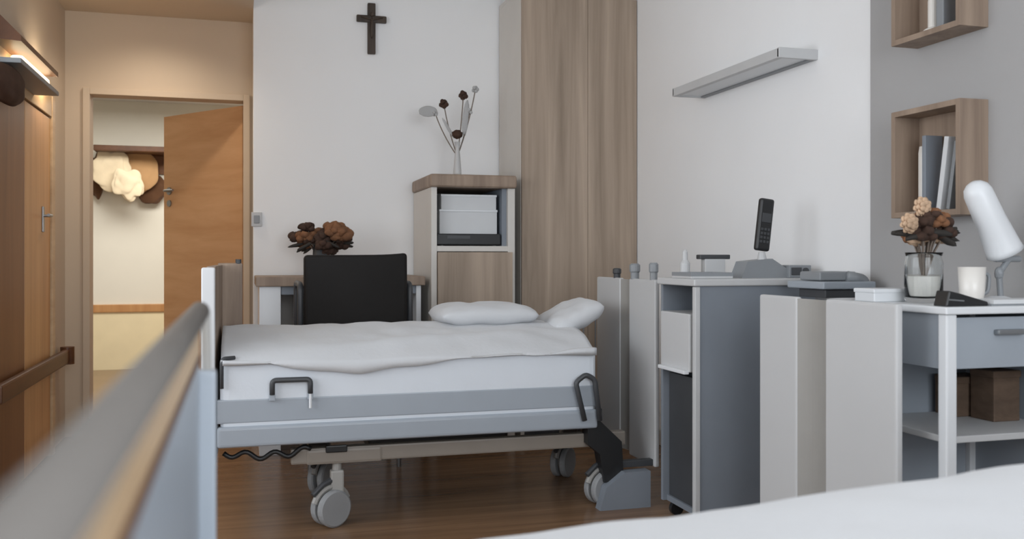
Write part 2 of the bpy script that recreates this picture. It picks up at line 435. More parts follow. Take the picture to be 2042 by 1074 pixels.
garment(276, 340, 36, 42, M['gartan'], 'tan rounded jacket hanging right of the cream garment in hall', 8, 0.16, 0.2)
garment(302, 378, 28, 30, M['garbrown'], 'dark brown garment hanging lowest by the open door', 11, 0.075, 0.35)
garment(194, 352, 13, 44, M['garbrown'], 'narrow brown garment hanging at far left of hall rack', 14, 0.09, 0.3)
t = thing('ceiling_lamp', 'flat warm hall ceiling lamp beyond the entrance door', 'lamp', (-0.6, 8.5, ZE-0.02))
bm = B(); bx(bm, -1.42, 0.22, 7.88, 9.12, ZE-0.015, ZE+0.018, 0.008); obj('housing', bm, M['ceil'], t)

# ------------------------------------------------------------------ crucifix
c = onY(741, 38, YB-0.02); top = onY(741, 6, YB-0.02).z; bot = onY(741, 108, YB-0.02).z
s = 6.0/FPX
t = thing('crucifix', 'dark wooden crucifix hanging on the white back wall', 'cross', (c.x, YB, bot))
bm = B(); bx(bm, c.x-8*s, c.x+8*s, YB-0.028, YB-0.002, bot, top, 0.008); obj('upright', bm, M['cross'], t)
bm = B(); bx(bm, c.x-30*s, c.x+30*s, YB-0.032, YB-0.004, c.z-7*s, c.z+7*s, 0.008); obj('crossbar', bm, M['cross'], t)
bm = B(); lump(bm, (c.x, YB-0.036, c.z-0.06), (0.012, 0.012, 0.07), 0.1, 3, 2, 1); lump(bm, (c.x, YB-0.04, c.z+0.025), (0.012, 0.012, 0.016), 0.05, 3, 2, 1)
tube(bm, [(c.x-0.07, YB-0.036, c.z+0.01), (c.x, YB-0.037, c.z-0.008), (c.x+0.07, YB-0.036, c.z+0.01)], 0.006, 8)
obj('figure', bm, M['cross'], t, smooth=True)

# ------------------------------------------------------------------ tall wardrobe in the corner
YWF = 5.54
wx0, wx1 = onY(1040, 300, YWF).x, XW-0.003
t = thing('wardrobe', 'tall wardrobe with vertical grained oak door in the back corner', 'wardrobe', ((wx0+wx1)/2, 5.8, 0))
bm = B(); bx(bm, wx0, wx0+0.025, YWF+0.02, YB-0.016, 0, 2.80, 0.002); obj('side_panel', bm, M['carcass'], t)
bm = B(); bx(bm, wx1-0.02, wx1, YWF+0.02, YB-0.016, 0.1, 2.80); obj('side_panel', bm, M['carcass'], t)
bm = B(); bx(bm, wx0, wx1, YWF+0.01, YB-0.016, 2.80, 2.83, 0.003); obj('top_panel', bm, M['carcass'], t)
bm = B(); bx(bm, wx0+0.03, wx1-0.02, YWF+0.05, YWF+0.07, 0, 0.1); obj('plinth', bm, M['dark'], t)
xm = onY(1172, 300, YWF).x
bm = B(); bx(bm, wx0+0.002, xm-0.001, YWF-0.002, YWF+0.019, 0.1, 2.79, 0.002); dl = obj('door', bm, M['oak'], t)
bm = B(); bx(bm, xm+0.001, wx1-0.002, YWF-0.002, YWF+0.019, 0.1, 2.79, 0.002); d2 = obj('door', bm, M['oak'], t)
bm = B(); tube(bm, rounded([(xm-0.04, YWF, 0.55), (xm-0.04, YWF-0.03, 0.55), (xm-0.04, YWF-0.03, 0.75), (xm-0.04, YWF, 0.75)], 0.012), 0.005, 8); obj('handle', bm, M['steel'], dl)
bm = B(); tube(bm, rounded([(xm+0.04, YWF, 0.55), (xm+0.04, YWF-0.03, 0.55), (xm+0.04, YWF-0.03, 0.75), (xm+0.04, YWF, 0.75)], 0.012), 0.005, 8); obj('handle', bm, M['steel'], d2)

# ------------------------------------------------------------------ low cabinet with open niche
YCF = 5.47
cx0, cx1 = onY(860, 400, YCF).x, onY(1027, 400, YCF).x
zt = onY(930, 348, YCF).z; zt0 = onY(930, 374, YCF).z
zn = onY(930, 490, YCF).z; zd = onY(930, 501, YCF).z
t = thing('niche_cabinet', 'pale cabinet with open niche and oak door beside the wardrobe', 'cabinet', ((cx0+cx1)/2, 5.75, 0))
bm = B(); bx(bm, cx0, cx0+0.035, YCF, YB-0.016, 0, zt0, 0.003); obj('side_panel', bm, M['carcass'], t)
bm = B(); bx(bm, cx1-0.045, cx1, YCF, YB-0.016, 0, zt0, 0.003); obj('side_panel', bm, M['carcass'], t)
bm = B(); bx(bm, cx0-0.012, cx1+0.006, YCF-0.03, YB-0.016, zt0, zt, 0.02, 3); obj('top_board', bm, M['oakdark'], t)
bm = B(); bx(bm, cx0+0.035, cx1-0.045, YCF+0.002, YB-0.03, zd, zn, 0.002); obj('niche_shelf', bm, M['carcass'], t)
bm = B(); bx(bm, cx0+0.035, cx1-0.045, YB-0.03, YB-0.017, 0.08, zt0); obj('back_panel', bm, M['greywall'], t)
bm = B(); bx(bm, cx1-0.075, cx1-0.046, YCF+0.03, YB-0.031, zn, zt0); obj('divider', bm, M['cabgrey'], t)
bm = B(); bx(bm, cx0+0.037, cx1-0.02, YCF-0.02, YCF-0.001, 0.09, zd-0.004, 0.003); dd = obj('door', bm, M['oak'], t)
bm = B(); tube(bm, [(cx0+0.08, YCF-0.02, 0.75), (cx0+0.08, YCF-0.045, 0.75)], [0.006, 0.013], 12); obj('knob', bm, M['steel'], dd)
bm = B(); bx(bm, cx0+0.04, cx1-0.05, YCF+0.04, YCF+0.06, 0, 0.085); obj('plinth', bm, M['dark'], t)
# things in the niche
nx0, nx1 = cx0+0.045, cx1-0.085
zb = onY(940, 466, YCF+0.06).z
t = thing('media_player', 'flat black media player at the bottom of cabinet niche', 'media player', ((nx0+nx1)/2, YCF+0.2, zn))
box('body', M['blackp'], t, nx0-0.003, nx1+0.003, YCF+0.03, YCF+0.33, zn+0.006, zb, bev=0.006)
for sx in (nx0+0.03, nx1-0.03):
    for sy in (YCF+0.06, YCF+0.3):
        bm = B(); tube(bm, [(sx, sy, zn), (sx, sy, zn+0.01)], 0.012, 10); obj('foot', bm, M['dark'], t)
box('display', M['dark'], t, nx0+0.06, nx0+0.2, YCF+0.028, YCF+0.032, zb-0.03, zb-0.012)
z1 = onY(940, 418, YCF+0.08).z; z2 = onY(940, 388, YCF+0.08).z
def filebox(z0, zz, x0, x1, lab):
    t = thing('file_box', lab, 'box', ((x0+x1)/2, YCF+0.2, z0), 'white file boxes in the niche')
    box('body', M['paper'], t, x0, x1, YCF+0.07, YCF+0.31, z0, zz-0.012, bev=0.003)
    box('lid', M['white'], t, x0-0.003, x1+0.003, YCF+0.065, YCF+0.315, zz-0.014, zz, bev=0.003)
filebox(zb, z1, nx0+0.02, nx1-0.01, 'lower white file box resting on the black media player')
filebox(z1, z2, nx0+0.03, nx1-0.015, 'upper white file box stacked in the cabinet niche')

# glass vase with dry stems on the cabinet
c = onY(912, 348, 5.72); vz = zt
t = thing('flower_vase', 'milky glass vase with thin dry flower stems on the cabinet top', 'vase', (c.x, 5.72, vz))
ztop = onY(912, 283, 5.72).z
bm = B(); hh = ztop-vz
lathe(bm, (c.x, 5.72, vz), [(0, 0), (0.022, 0), (0.026, hh*.15), (0.02, hh*.5), (0.014, hh*.8), (0.018, hh), (0.015, hh), (0.011, hh*.8), (0.017, hh*.5), (0.0, hh*.1)], 24)
obj('vase', bm, M['frost'], t, smooth=True)
def stem(px, py, r=0.0035):
    e = onY(px, py, 5.72); b = Vector((c.x, 5.72, vz+hh*0.6))
    m = (b+e)/2; m.x += (e.x-b.x)*0.18
    bm = B(); tube(bm, [b*(1-s)**2+m*2*s*(1-s)+e*s*s for s in [k/8 for k in range(9)]], r, 6)
    obj('stem', bm, M['stem'], t); return e
for (px, py, r0, mm, sd) in [(885, 207, 0.026, 'petaldark', 1), (924, 190, 0.026, 'petaldark', 2), (936, 222, 0.018, 'petalgrey', 3), (868, 226, 0.016, 'petalgrey', 4), (948, 178, 0.020, 'petalgrey', 5)]:
    e = stem(px, py)
    bm = B()
    for k in range(5):
        a = k*2*math.pi/5+sd
        lump(bm, e+Vector((math.cos(a)*r0*.6, 0.01*math.sin(a*2), math.sin(a)*r0*.6)), (r0*.62, r0*.35, r0*.62), 0.2, 4, 2, sd+k)
    obj('blossom', bm, M[mm], t, smooth=True)
for (pa, pb, w, mm) in [((925, 272), (932, 200), 0.020, 'petalgrey'), ((905, 275), (882, 235), 0.010, 'petalgrey'), ((835, 222), (872, 222), 0.034, 'petalgrey')]:
    a, b = onY(*pa, 5.72), onY(*pb, 5.72); mid = (a+b)/2; dv = b-a
    bm = B(); ang = math.atan2(dv.x, dv.z)
    lump(bm, mid, (w, 0.006, dv.length/2), 0.1, 3, 3, 6, Matrix.Rotation(ang, 3, 'Y')); obj('leaf', bm, M[mm], t, smooth=True)
bm = B(); e = onY(912, 268, 5.72); lump(bm, e, (0.035, 0.03, 0.028), 0.3, 4, 3, 9); obj('blossom', bm, M['petaldark'], t, smooth=True)

# ------------------------------------------------------------------ desk, chair, bouquet
YT = 5.5
tx0 = onY(510, 560, YT).x; tx1 = cx0-0.03
tz = onY(550, 552, YT).z; tzb = onY(550, 571, YT).z
t = thing('desk', 'pale wooden topped desk with white side panel under the crucifix', 'desk', ((tx0+tx1)/2, 5.8, 0))
bm = B(); bx(bm, tx0, tx1, YT, YB-0.017, tzb, tz, 0.006); obj('desk_top', bm, M['oakdark'], t)
bm = B(); bx(bm, tx0+0.02, tx0+0.14, YT+0.03, YB-0.017, 0, tzb, 0.004); obj('side_panel', bm, M['white'], t)
bm = B(); bx(bm, tx1-0.05, tx1-0.02, YT+0.03, YB-0.017, 0, tzb, 0.004); obj('side_panel', bm, M['white'], t)
bm = B(); bx(bm, tx0+0.14, tx1-0.05, YB-0.06, YB-0.04, tzb-0.36, tzb); obj('modesty_panel', bm, M['carcass'], t)
bm = B(); bx(bm, tx0+0.14, tx1-0.05, YT+0.04, YB-0.1, tzb-0.05, tzb, 0.003); obj('drawer', bm, M['cabgrey'], t)

YCH = 4.96
ax0, ax1 = onY(607, 560, YCH).x, onY(814, 560, YCH).x
cz = onY(710, 508, YCH).z
xc = (ax0+ax1)/2
t = thing('armchair', 'black high backed armchair pulled up to the desk', 'chair', (xc, 5.2, 0))
bm = B(); nx = 16
# slightly curved upholstered back
def backpt(u, v, f):
    x = ax0+(ax1-ax0)*u; y = YCH+0.035*math.sin(math.pi*u)*(-1)+0.02*v
    z = 0.52+(cz-0.52)*v+(0.012*(u**6))*v
    return Vector((x, y+f, z))
F = [[bm.verts.new(backpt(i/nx, j/10, 0)) for j in range(11)] for i in range(nx+1)]
G = [[bm.verts.new(backpt(i/nx, j/10, 0.075)) for j in range(11)] for i in range(nx+1)]
for i in range(nx):
    for j in range(10):
        bm.faces.new((F[i][j], F[i+1][j], F[i+1][j+1], F[i][j+1])); bm.faces.new((G[i][j], G[i][j+1], G[i+1][j+1], G[i+1][j]))
    bm.faces.new((F[i][0], G[i][0], G[i+1][0], F[i+1][0])); bm.faces.new((F[i][10], F[i+1][10], G[i+1][10], G[i][10]))
for j in range(10):
    bm.faces.new((F[0][j], F[0][j+1], G[0][j+1], G[0][j])); bm.faces.new((F[nx][j], G[nx][j], G[nx][j+1], F[nx][j+1]))
o = obj('backrest', bm, M['black'], t, smooth=False)
mb = o.modifiers.new('bevel', 'BEVEL'); mb.width = 0.02; mb.segments = 3; mb.limit_method = 'ANGLE'
bm = B(); bx(bm, ax0+0.02, ax1-0.02, YCH+0.04, YCH+0.50, 0.40, 0.52, 0.03, 3); obj('seat', bm, M['black'], t)
for sx in (ax0-0.018, ax1+0.018):
    za = onY(822, 565, YCH+0.1).z
    bm = B(); tube(bm, rounded([(sx, YCH+0.05, 0.44), (sx, YCH+0.05, za), (sx, YCH+0.40, za), (sx, YCH+0.40, 0.44)], 0.05), 0.016, 12); obj('armrest', bm, M['dark'], t, smooth=True)
for sx in (ax0+0.035, ax1-0.035):
    for sy in (YCH+0.09, YCH+0.46):
        bm = B(); tube(bm, [(sx, sy, 0), (sx, sy, 0.41)], [0.013, 0.018], 12); obj('leg', bm, M['steel'], t)
bm = B(); bx(bm, ax0-0.018, ax1+0.018, YCH+0.06, YCH+0.40, 0.42, 0.44, 0.004); obj('seat_frame', bm, M['steel'], t)

def rosette(bm, c, r):
    lump(bm, c, (r*.6, r*.6, r*.6), 0.15, 3, 3, 1)
    for ring, (q, tilt, n) in enumerate(((0.35, 0.5, 5), (0.62, 0.1, 7), (0.75, -0.35, 8))):
        for j in range(n):
            b = j*2*math.pi/n+ring*0.5
            d = Vector((math.cos(b)*q, -0.55+0.25*ring, math.sin(b)*q*1.05))
            lump(bm, Vector(c)+d*r, (r*.36, r*.16, r*.33), 0.3, 3, 2, j+ring*9)
def bouquet(t, cen, rx, ry, rz, n, specs, r0, base, nleaf, leafspan):
    for k in range(n):
        a = random.uniform(0, 2*math.pi); q = math.sqrt(random.random()); zz = random.uniform(-0.95, 1)
        p = Vector(cen)+Vector((rx*q*math.cos(a), ry*q*math.sin(a), rz*zz*(1-0.35*q)))
        mm = specs[k % len(specs)]; r = r0*random.uniform(0.75, 1.25)
        bm = B(); lump(bm, p, (r*.6, r*.6, r*.55), 0.2, 3, 2, k)
        for j in range(7):
            b = j*2*math.pi/7+k
            d = Vector((math.cos(b), math.sin(b)*0.8, 0.35*math.sin(3*b)+0.1))
            lump(bm, p+d*r*0.62, (r*.5, r*.5, r*.42), 0.3, 4, 2, k+j)
        fl = obj('blossom', bm, M[mm], t, smooth=True)
        bm = B(); tube(bm, [Vector(base), (Vector(base)+p)/2+Vector((0, 0, 0.02)), p], 0.003, 5); obj('stem', bm, M['stem'], t)
    for k in range(nleaf):
        a = random.uniform(0, 2*math.pi)
        d = Vector((math.cos(a), 0.5*math.sin(a), random.uniform(-0.3, 0.25))).normalized()
        p = Vector(cen)+Vector((d.x*rx*1.0, d.y*ry*1.0, d.z*rz-0.01))
        bm = B(); lump(bm, p, (leafspan, leafspan*.35, leafspan*.22), 0.3, 4, 2, k, Matrix.Rotation(-math.atan2(d.z, d.x), 3, 'Y'))
        obj('leaf', bm, M['leafdark'], t, smooth=True)
c = onY(640, 478, 5.68); s = 5.5/FPX
t = thing('flower_bouquet', 'bouquet of dried brown flowers behind the black armchair', 'flowers', (c.x, 5.68, tz))
bm = B(); hv = c.z-0.03-tz
lathe(bm, (c.x, 5.68, tz), [(0, 0), (0.05, 0), (0.06, 0.03), (0.05, hv*.6), (0.045, hv), (0.04, hv), (0.04, hv*.6), (0, 0.01)], 24); obj('vase', bm, M['dark'], t, smooth=True)
bouquet(t, (c.x, 5.68, c.z), 50*s, 0.11, 32*s, 22, ['petalbrown', 'petaldark', 'petaldark', 'petaldark', 'petalbrown'], 0.055, (c.x, 5.68, tz+hv*.5), 12, 0.05)

# ------------------------------------------------------------------ beds
YN, YF = 3.94, 4.70
bx0 = onY(430, 700, YN).x
HX = 1.83
MXE = 1.545                     # head end of mattress and rails
dz = lambda y: 1.14-(y-512)*0.00202
t = thing('care_bed', 'far care bed with white duvet under the crucifix', 'bed', (0.85, 4.32, 0))
zs_top, zs_mid, zs_bot = dz(798), dz(846), dz(894)
# side rails
for (y0, y1, nm) in ((YN, YN+0.035, 'n'), (YF-0.035, YF, 'f')):
    bm = B(); bx(bm, bx0+0.005, MXE, y0, y1, zs_mid, zs_top, 0.006); pn = obj('side_panel', bm, M['bedgrey'], t)
    bm = B(); bx(bm, bx0+0.005, MXE, y0-(0.012 if nm == 'n' else -0.012), y1, zs_bot, zs_mid-0.012, 0.014, 3); obj('side_rail', bm, M['bedgrey'], t)
bm = B(); bx(bm, bx0+0.02, MXE, YN+0.036, YF-0.036, zs_bot+0.005, zs_bot+0.06); obj('mattress_platform', bm, M['dark'], t)
# mattress and duvet
def edge(v): return max(0.0, 1-abs(2*v-1)**6)
mx0, mx1 = bx0+0.015, MXE
bm = B(); bx(bm, mx0, mx1, YN+0.002, YF-0.02, zs_bot+0.062, dz(718), 0.035, 3); mt = obj('mattress', bm, M['sheet'], t)
zm = dz(718)
y_hang0, y_hang1 = YN-0.022, YF+0.02
def dtop(x, y):
    u = (x-mx0)/(mx1-mx0); v = (y-y_hang0)/(y_hang1-y_hang0)
    prof = (1-abs(2*v-1)**3.2)
    h = zm-0.02+0.085*prof+0.06*v*prof
    h += 0.010*noise.noise(Vector((x*3, y*4, 1)))+0.012*prof*noise.noise(Vector((x*7+3*y, y*9, 5)))
    # fold running diagonally on the near half
    g = (v-0.16)-0.16*math.sin(1.5*(u-0.45)); h += 0.018*math.exp(-(g/0.05)**2)*max(0, 1-abs(u-0.55)*1.6)
    return h
px_d = lambda px: (onY(px, 600, YN).x*SN+YN*CS)/FPX
HEM = [(onY(px, py, YN).x, H-(py-512)*(px_d(px))) for px, py in ((430, 712), (540, 722), (640, 738), (720, 740), (850, 722), (980, 704), (1060, 706), (1180, 690))]
def hem(x):
    for p, q in zip(HEM, HEM[1:]):
        if x <= q[0] or q is HEM[-1]: return p[1]+(q[1]-p[1])*(x-p[0])/(q[0]-p[0])-0.004+0.004*math.sin(x*23)
bm = B(); slab(bm, mx0+0.005, mx1-0.01, y_hang0, y_hang1, lambda x, y: hem(x) if y < YN+0.012 else (zm-0.09 if y > YF-0.012 else zm-0.012), dtop, 90, 50)
obj('duvet', bm, M['linen'], t, smooth=True)
# pillows
def pillow(nm, cx, cy, cz0, rx, ry, rz, parent, rot=None, lean=0, seed=0):
    bm = B(); n, m = 36, 36
    for sgn in (1, -1):
        V = []
        for i in range(n+1):
            row = []
            for j in range(m+1):
                a = 2*i/n-1; b = 2*j/m-1
                k = (1-abs(a)**4)*(1-abs(b)**4); k = max(k, 0)**0.5
                pinch = 1-0.06*(a*a*b*b)
                z = sgn*rz*k + (0.012*noise.noise(Vector((a*2.5+seed, b*2.5, 2)))*k)
                q = Vector((a*rx*pinch, b*ry*pinch, z))
                if lean: q = Matrix.Rotation(lean, 3, 'Y') @ q
                row.append(bm.verts.new(Vector((cx, cy, cz0))+q))
            V.append(row)
        for i in range(n):
            for j in range(m): bm.faces.new((V[i][j], V[i+1][j], V[i+1][j+1], V[i][j+1]))
    bmesh.ops.remove_doubles(bm, verts=bm.verts, dist=0.0005)
    return obj(nm, bm, M['linen'], parent, smooth=True)
pa = onY(962, 640, 4.46)
o = pillow('pillow', pa.x, 4.46, zm+0.135, 0.25, 0.20, 0.055, None, seed=1); tag(o, 'white pillow lying on far bed before the oak cabinet door', 'pillow', 'pillows on the far bed')
o = pillow('pillow', 1.565, 4.40, zm+0.115, 0.15, 0.20, 0.06, None, lean=-0.45, seed=4); tag(o, 'white pillow propped against the far bed headboard', 'pillow', 'pillows on the far bed')
# headboard of two cream boards with a grey channel
def headboard(t, X, ya, yb, yc, yd, z0, z1):
    """ya near edge .. yb, channel yb..yc, yc..yd far edge"""
    bm = B(); bx(bm, X, X+0.024, ya, yb, z0, z1, 0.010, 3); obj('headboard_board', bm, M['cream'], t)
    bm = B(); bx(bm, X, X+0.024, yc, yd, z0+0.01, z1, 0.010, 3); obj('headboard_board', bm, M['cream'], t)
    bm = B(); K = 10; pol = []
    for k in range(K+1):
        s = k/K; pol.append((X+0.004+0.016*math.sin(math.pi*s), yb-0.004+(yc-yb+0.008)*s, z0+0.01))
    pol += [(X+0.0235, yc+0.004, z0+0.01), (X+0.0235, yb-0.004, z0+0.01)]
    prism(bm, pol, (0, 0, z1-z0-0.016)); obj('headboard_channel', bm, M['railgrey'], t)
hy_near, hy_far = onX(1306, 700, HX).y, onX(1190, 700, HX).y
headboard(t, HX, hy_near, onX(1254, 700, HX).y, onX(1236, 700, HX).y, hy_far, 0.17, 1.035)
# footboard, slightly splayed
pA = Vector((bx0-0.055, YN, 0)); pB = Vector((onY(484, 600, YF).x, YF, 0))
zfb = onY(415, 533, YN).z
bm = B(); bx(bm, bx0-0.055, bx0-0.002, YN-0.01, YN+0.035, 0.30, zfb, 0.010, 3); obj('footboard_post', bm, M['white'], t)
bm = B(); prism(bm, [(bx0-0.035, YN+0.034, 0.30), (bx0-0.002, YN+0.034, 0.30), (bx0+0.012, YF, 0.30), (bx0-0.02, YF, 0.30)], (0, 0, onY(455, 528, YF).z-0.30))
obj('footboard_panel', bm, M['oakdark'], t)
# splayed wooden end leaf seen against the passage
bm = B(); q = onY(484, 524, YF+0.03)
bx(bm, bx0-0.01, q.x, YF+0.002, YF+0.03, 0.32, q.z, 0.010, 3); obj('footboard_wing', bm, M['oakdark'], t)
bm = B(); tube(bm, [(q.x-0.02, YF+0.016, q.z-0.004), (q.x-0.02, YF+0.016, q.z+0.018)], 0.014, 12); obj('footboard_knob', bm, M['dark'], t)
# mattress retainers
def loop(pts, r, nm='retainer', m='dark'):
    bm = B(); tube(bm, rounded(pts, 0.018), r, 10); return obj(nm, bm, M[m], t, smooth=True)
a, b = onY(543, 782, YN-0.02), onY(619, 782, YN-0.02); zt_ = onY(580, 757, YN-0.02).z
loop([(a.x, YN-0.018, a.z-0.01), (a.x, YN-0.018, zt_), (b.x, YN-0.018, zt_), (b.x, YN-0.018, a.z-0.01)], 0.011)
bm = B(); tube(bm, [(b.x, YN-0.02, a.z-0.01), (b.x, YN-0.02, a.z-0.07)], 0.006, 8); obj('retainer_pin', bm, M['white'], t)
for xx in (a.x, b.x):
    bm = B(); bx(bm, xx-0.012, xx+0.012, YN-0.022, YN+0.002, a.z-0.035, a.z-0.008, 0.003)
    obj('retainer_clip', bm, M['bedgrey'], t)
q = [onY(*p, YN-0.03) for p in ((1166, 838), (1148, 762), (1168, 746), (1186, 756), (1196, 838))]
loop(q, 0.012)
a = onY(442, 715, YN-0.02); b2 = onY(442, 775, YN-0.02)
loop([(a.x+0.05, YN+0.01, a.z), (a.x, YN-0.015, a.z), (a.x, YN-0.015, b2.z)], 0.008)
# chassis
ch0, ch1 = onY(725, 900, YN+0.1).x, HX-0.12
zc_ = 0.335
for y in (YN+0.06, YF-0.11):
    bm = B(); bx(bm, 0.2, ch1, y, y+0.05, 0.27, zc_, 0.008); obj('chassis_beam', bm, M['chassis'], t)
for x in (0.28, ch1-0.14):
    bm = B(); bx(bm, x, x+0.08, YN+0.11, YF-0.11, 0.27, 0.33, 0.006); obj('cross_beam', bm, M['chassis'], t)
for x in (0.32, ch1-0.1):
    bm = B(); bx(bm, x-0.06, x+0.06, 4.22, 4.42, 0.25, zs_bot+0.01, 0.006); obj('lifting_column', bm, M['dark'], t)
bm = B(); bx(bm, 0.55, 1.2, 4.20, 4.44, 0.27, 0.36, 0.012); obj('motor_box', bm, M['blackp'], t)
bm = B(); pts = [Vector((bx0+0.03+0.35*s, YN+0.05, zs_bot-0.03-0.014*math.sin(s*19)-0.02*math.sin(s*3.1))) for s in [k/30 for k in range(31)]]
tube(bm, pts, 0.010, 8); obj('cable', bm, M['blackp'], t, smooth=True)
bm = B(); prism(bm, [onY(px, py, YN+0.01) for px, py in ((1172, 838), (1194, 836), (1240, 880), (1244, 952), (1206, 962), (1196, 905), (1172, 885))], (0, 0.07, 0))
obj('head_bracket', bm, M['blackp'], t)
bm = B(); bx(bm, MXE-0.1, HX+0.002, YF-0.10, YF-0.05, 0.28, 0.34, 0.006); obj('head_arm', bm, M['dark'], t)
bm = B(); bx(bm, 1.60, HX+0.002, YN+0.02, YN+0.06, 0.175, 0.205, 0.004); obj('head_arm', bm, M['dark'], t)
def caster(px, y, ang, lab=None, hood=True):
    """hooded castor standing on floor"""
    x = px; cas = B(); R = 0.078
    d = Vector((math.cos(ang), math.sin(ang), 0)); ax = Vector((-math.sin(ang), math.cos(ang), 0))
    wc = Vector((x, y, R))-d*0.03
    for s in (-1, 1):
        prof = [wc+ax*(s*0.010), wc+ax*(s*0.016), wc+ax*(s*0.036), wc+ax*(s*0.042)]
        tube(cas, prof, [R*.93, R, R, R*.90], 28)
    wheel = obj('castor_wheel', cas, M['tyre'], t)
    bm = B(); tube(bm, [wc-ax*0.012, wc+ax*0.012], R*.55, 20)
    bx(bm, x-0.028, x+0.028, y-0.026, y+0.026, R*1.3, 0.235, 0.008)
    tube(bm, [(x, y, 0.2), (x, y, 0.275)], 0.02, 14)
    hd = [wc+d*(R*1.12*math.cos(a))+Vector((0, 0, R*1.12*math.sin(a))) for a in [math.radians(20+14*k) for k in range(11)]]
    tube(bm, hd, 0.014, 8)
    obj('castor_fork', bm, M['railgrey'], wheel)
    bm = B(); e = Vector((x, y, 0.20)); tube(bm, [e, e-d*0.07+Vector((0, 0, -0.02)), e-d*0.12+Vector((0, 0, -0.055))], [0.014, 0.012, 0.012], 10)
    obj('castor_pedal', bm, M['dark'], wheel)
cxx = onZ(668, 1048, 0.0)
for xx, ang in ((cxx.x+0.01, 0.5), (ch1-0.08, 0.3)):
    for yy in (YN+0.09, YF-0.09):
        caster(xx, yy, ang if yy < 4.3 else ang+0.5)
# mounting hub above the near castor
bm = B(); bx(bm, cxx.x-0.12, cxx.x+0.2, YN+0.055, YN+0.115, 0.265, 0.33, 0.012); obj('castor_mount', bm, M['chassis'], t)
bm = B(); bx(bm, cxx.x-0.04, cxx.x+0.05, YN+0.045, YN+0.06, 0.315, 0.345, 0.005); obj('castor_plug', bm, M['blackp'], t)
# grey wheel cover at the head end
bm = B(); g0, g1 = onY(1192, 980, YN-0.0).x, onY(1292, 980, YN-0.0).x
prism(bm, [(g0, YN-0.03, 0.0), (g1, YN-0.03, 0.0), (g1, YN-0.03, 0.165), (g0+0.12, YN-0.03, 0.165), (g0+0.03, YN-0.03, 0.10)], (0, 0.06, 0)); obj('wheel_cover', bm, M['cabgrey'], t)
# knobs and sockets on the head end
for (px, py, hgt, r, mm) in ((1242, 548, 0.05, 0.022, 'dark'), (1278, 528, 0.075, 0.026, 'greyp'), (1316, 535, 0.08, 0.022, 'greyp')):
    p = onX(px, py, HX+0.05); bm = B()
    y = min(max(p.y, hy_near+0.03), hy_far-0.03)
    lathe(bm, (HX+0.018, y, 1.033), [(0, 0), (r*.8, 0), (r*.8, hgt*.4), (r, hgt*.5), (r, hgt*.9), (r*.7, hgt), (0, hgt)], 16)
    obj('head_socket', bm, M[mm], t, smooth=False)

# ---- foreground bed
NB = 1.235                                   # its far side
FX = onY(405, 600, NB).x                     # foot end
t = thing('care_bed', 'nearest care bed with white sheet and grey foot rail in foreground', 'bed', (0.9, 0.7, 0))
Y0 = 0.16
FX = -0.049
kz = lambda m: H-abs(FX)*m
rc, rr = H-0.067, 0.0118
bm = B(); tube(bm, [(FX, Y0, rc), (FX, NB-0.02, rc)], rr, 20); obj('foot_rail', bm, M['footrail'], t, smooth=True)
bm = B(); bx(bm, FX-0.010, FX, Y0, NB-0.033, kz(2.42), rc-rr*0.6, 0.001); obj('foot_strip', bm, M['paletan'], t)
bm = B(); bx(bm, FX-0.010, FX+0.0008, Y0, NB-0.033, kz(2.62), kz(2.42), 0.0004); obj('foot_seam', bm, M['darkwood'], t)
bm = B(); bx(bm, FX-0.012, FX, Y0, NB-0.033, 0.35, kz(2.62), 0.001); obj('footboard_panel', bm, M['bedgrey'], t)
pp0, pp1 = onY(392, 900, NB-0.03).x, onY(431, 900, NB-0.03).x
zp = onY(410, 738, NB-0.03).z
bm = B(); bx(bm, pp0, pp1, NB-0.032, NB-0.008, 0.30, zp, 0.005, 3); obj('footboard_post', bm, M['bedgrey'], t)
bm = B(); tube(bm, [(pp0+0.012, NB-0.02, zp-0.01), (pp0+0.010, NB-0.02, rc)], 0.006, 12); obj('rail_support', bm, M['railgrey'], t)
bm = B(); lump(bm, (FX, NB-0.02, rc), (rr, 0.012, rr), 0, 1, 3, 0); obj('rail_cap', bm, M['paleg'], t, smooth=True)
SH = [onY(px, py, NB-0.02) for px, py in ((560, 1079), (900, 1047), (1300, 1006), (1700, 962), (2042, 920), (2200, 900))]
def shz(x):
    for p, q in zip(SH, SH[1:]):
        if x <= q.x or q is SH[-1]: return p.z+(q.z-p.z)*(x-p.x)/(q.x-p.x)
zsh = SH[0].z
hx1 = 1.84
def stop(x, y):
    v = (y-Y0)/(NB-Y0); e = 1-abs(2*v-1)**8
    hb = onY(1300, 1008, NB).z
    lift = 0.03*((x-0.6)/1.1)
    return shz(x)-0.008+0.024*x+0.034*(e-0.98)+0.006*noise.noise(Vector((x*4, y*5, 3)))+0.004*noise.noise(Vector((x*11+y*6, y*7, 8)))
bm = B(); slab(bm, 0.05, hx1-0.02, Y0, NB, zsh-0.10, stop, 80, 46); obj('duvet', bm, M['linen'], t, smooth=True)
bm = B(); bx(bm, FX+0.004, hx1-0.005, Y0+0.03, NB-0.036, 0.50, zsh-0.09, 0.03, 3); obj('mattress', bm, M['linen'], t)
bm = B(); bx(bm, FX+0.002, hx1, NB-0.075, NB-0.037, 0.40, 0.50, 0.008); obj('side_rail', bm, M['bedgrey'], t)
bm = B(); bx(bm, FX+0.002, hx1, Y0+0.03, Y0+0.07, 0.40, 0.50, 0.008); obj('side_rail', bm, M['bedgrey'], t)
bm = B(); bx(bm, FX+0.002, hx1, Y0+0.07, NB-0.075, 0.44, 0.50); obj('mattress_platform', bm, M['dark'], t)
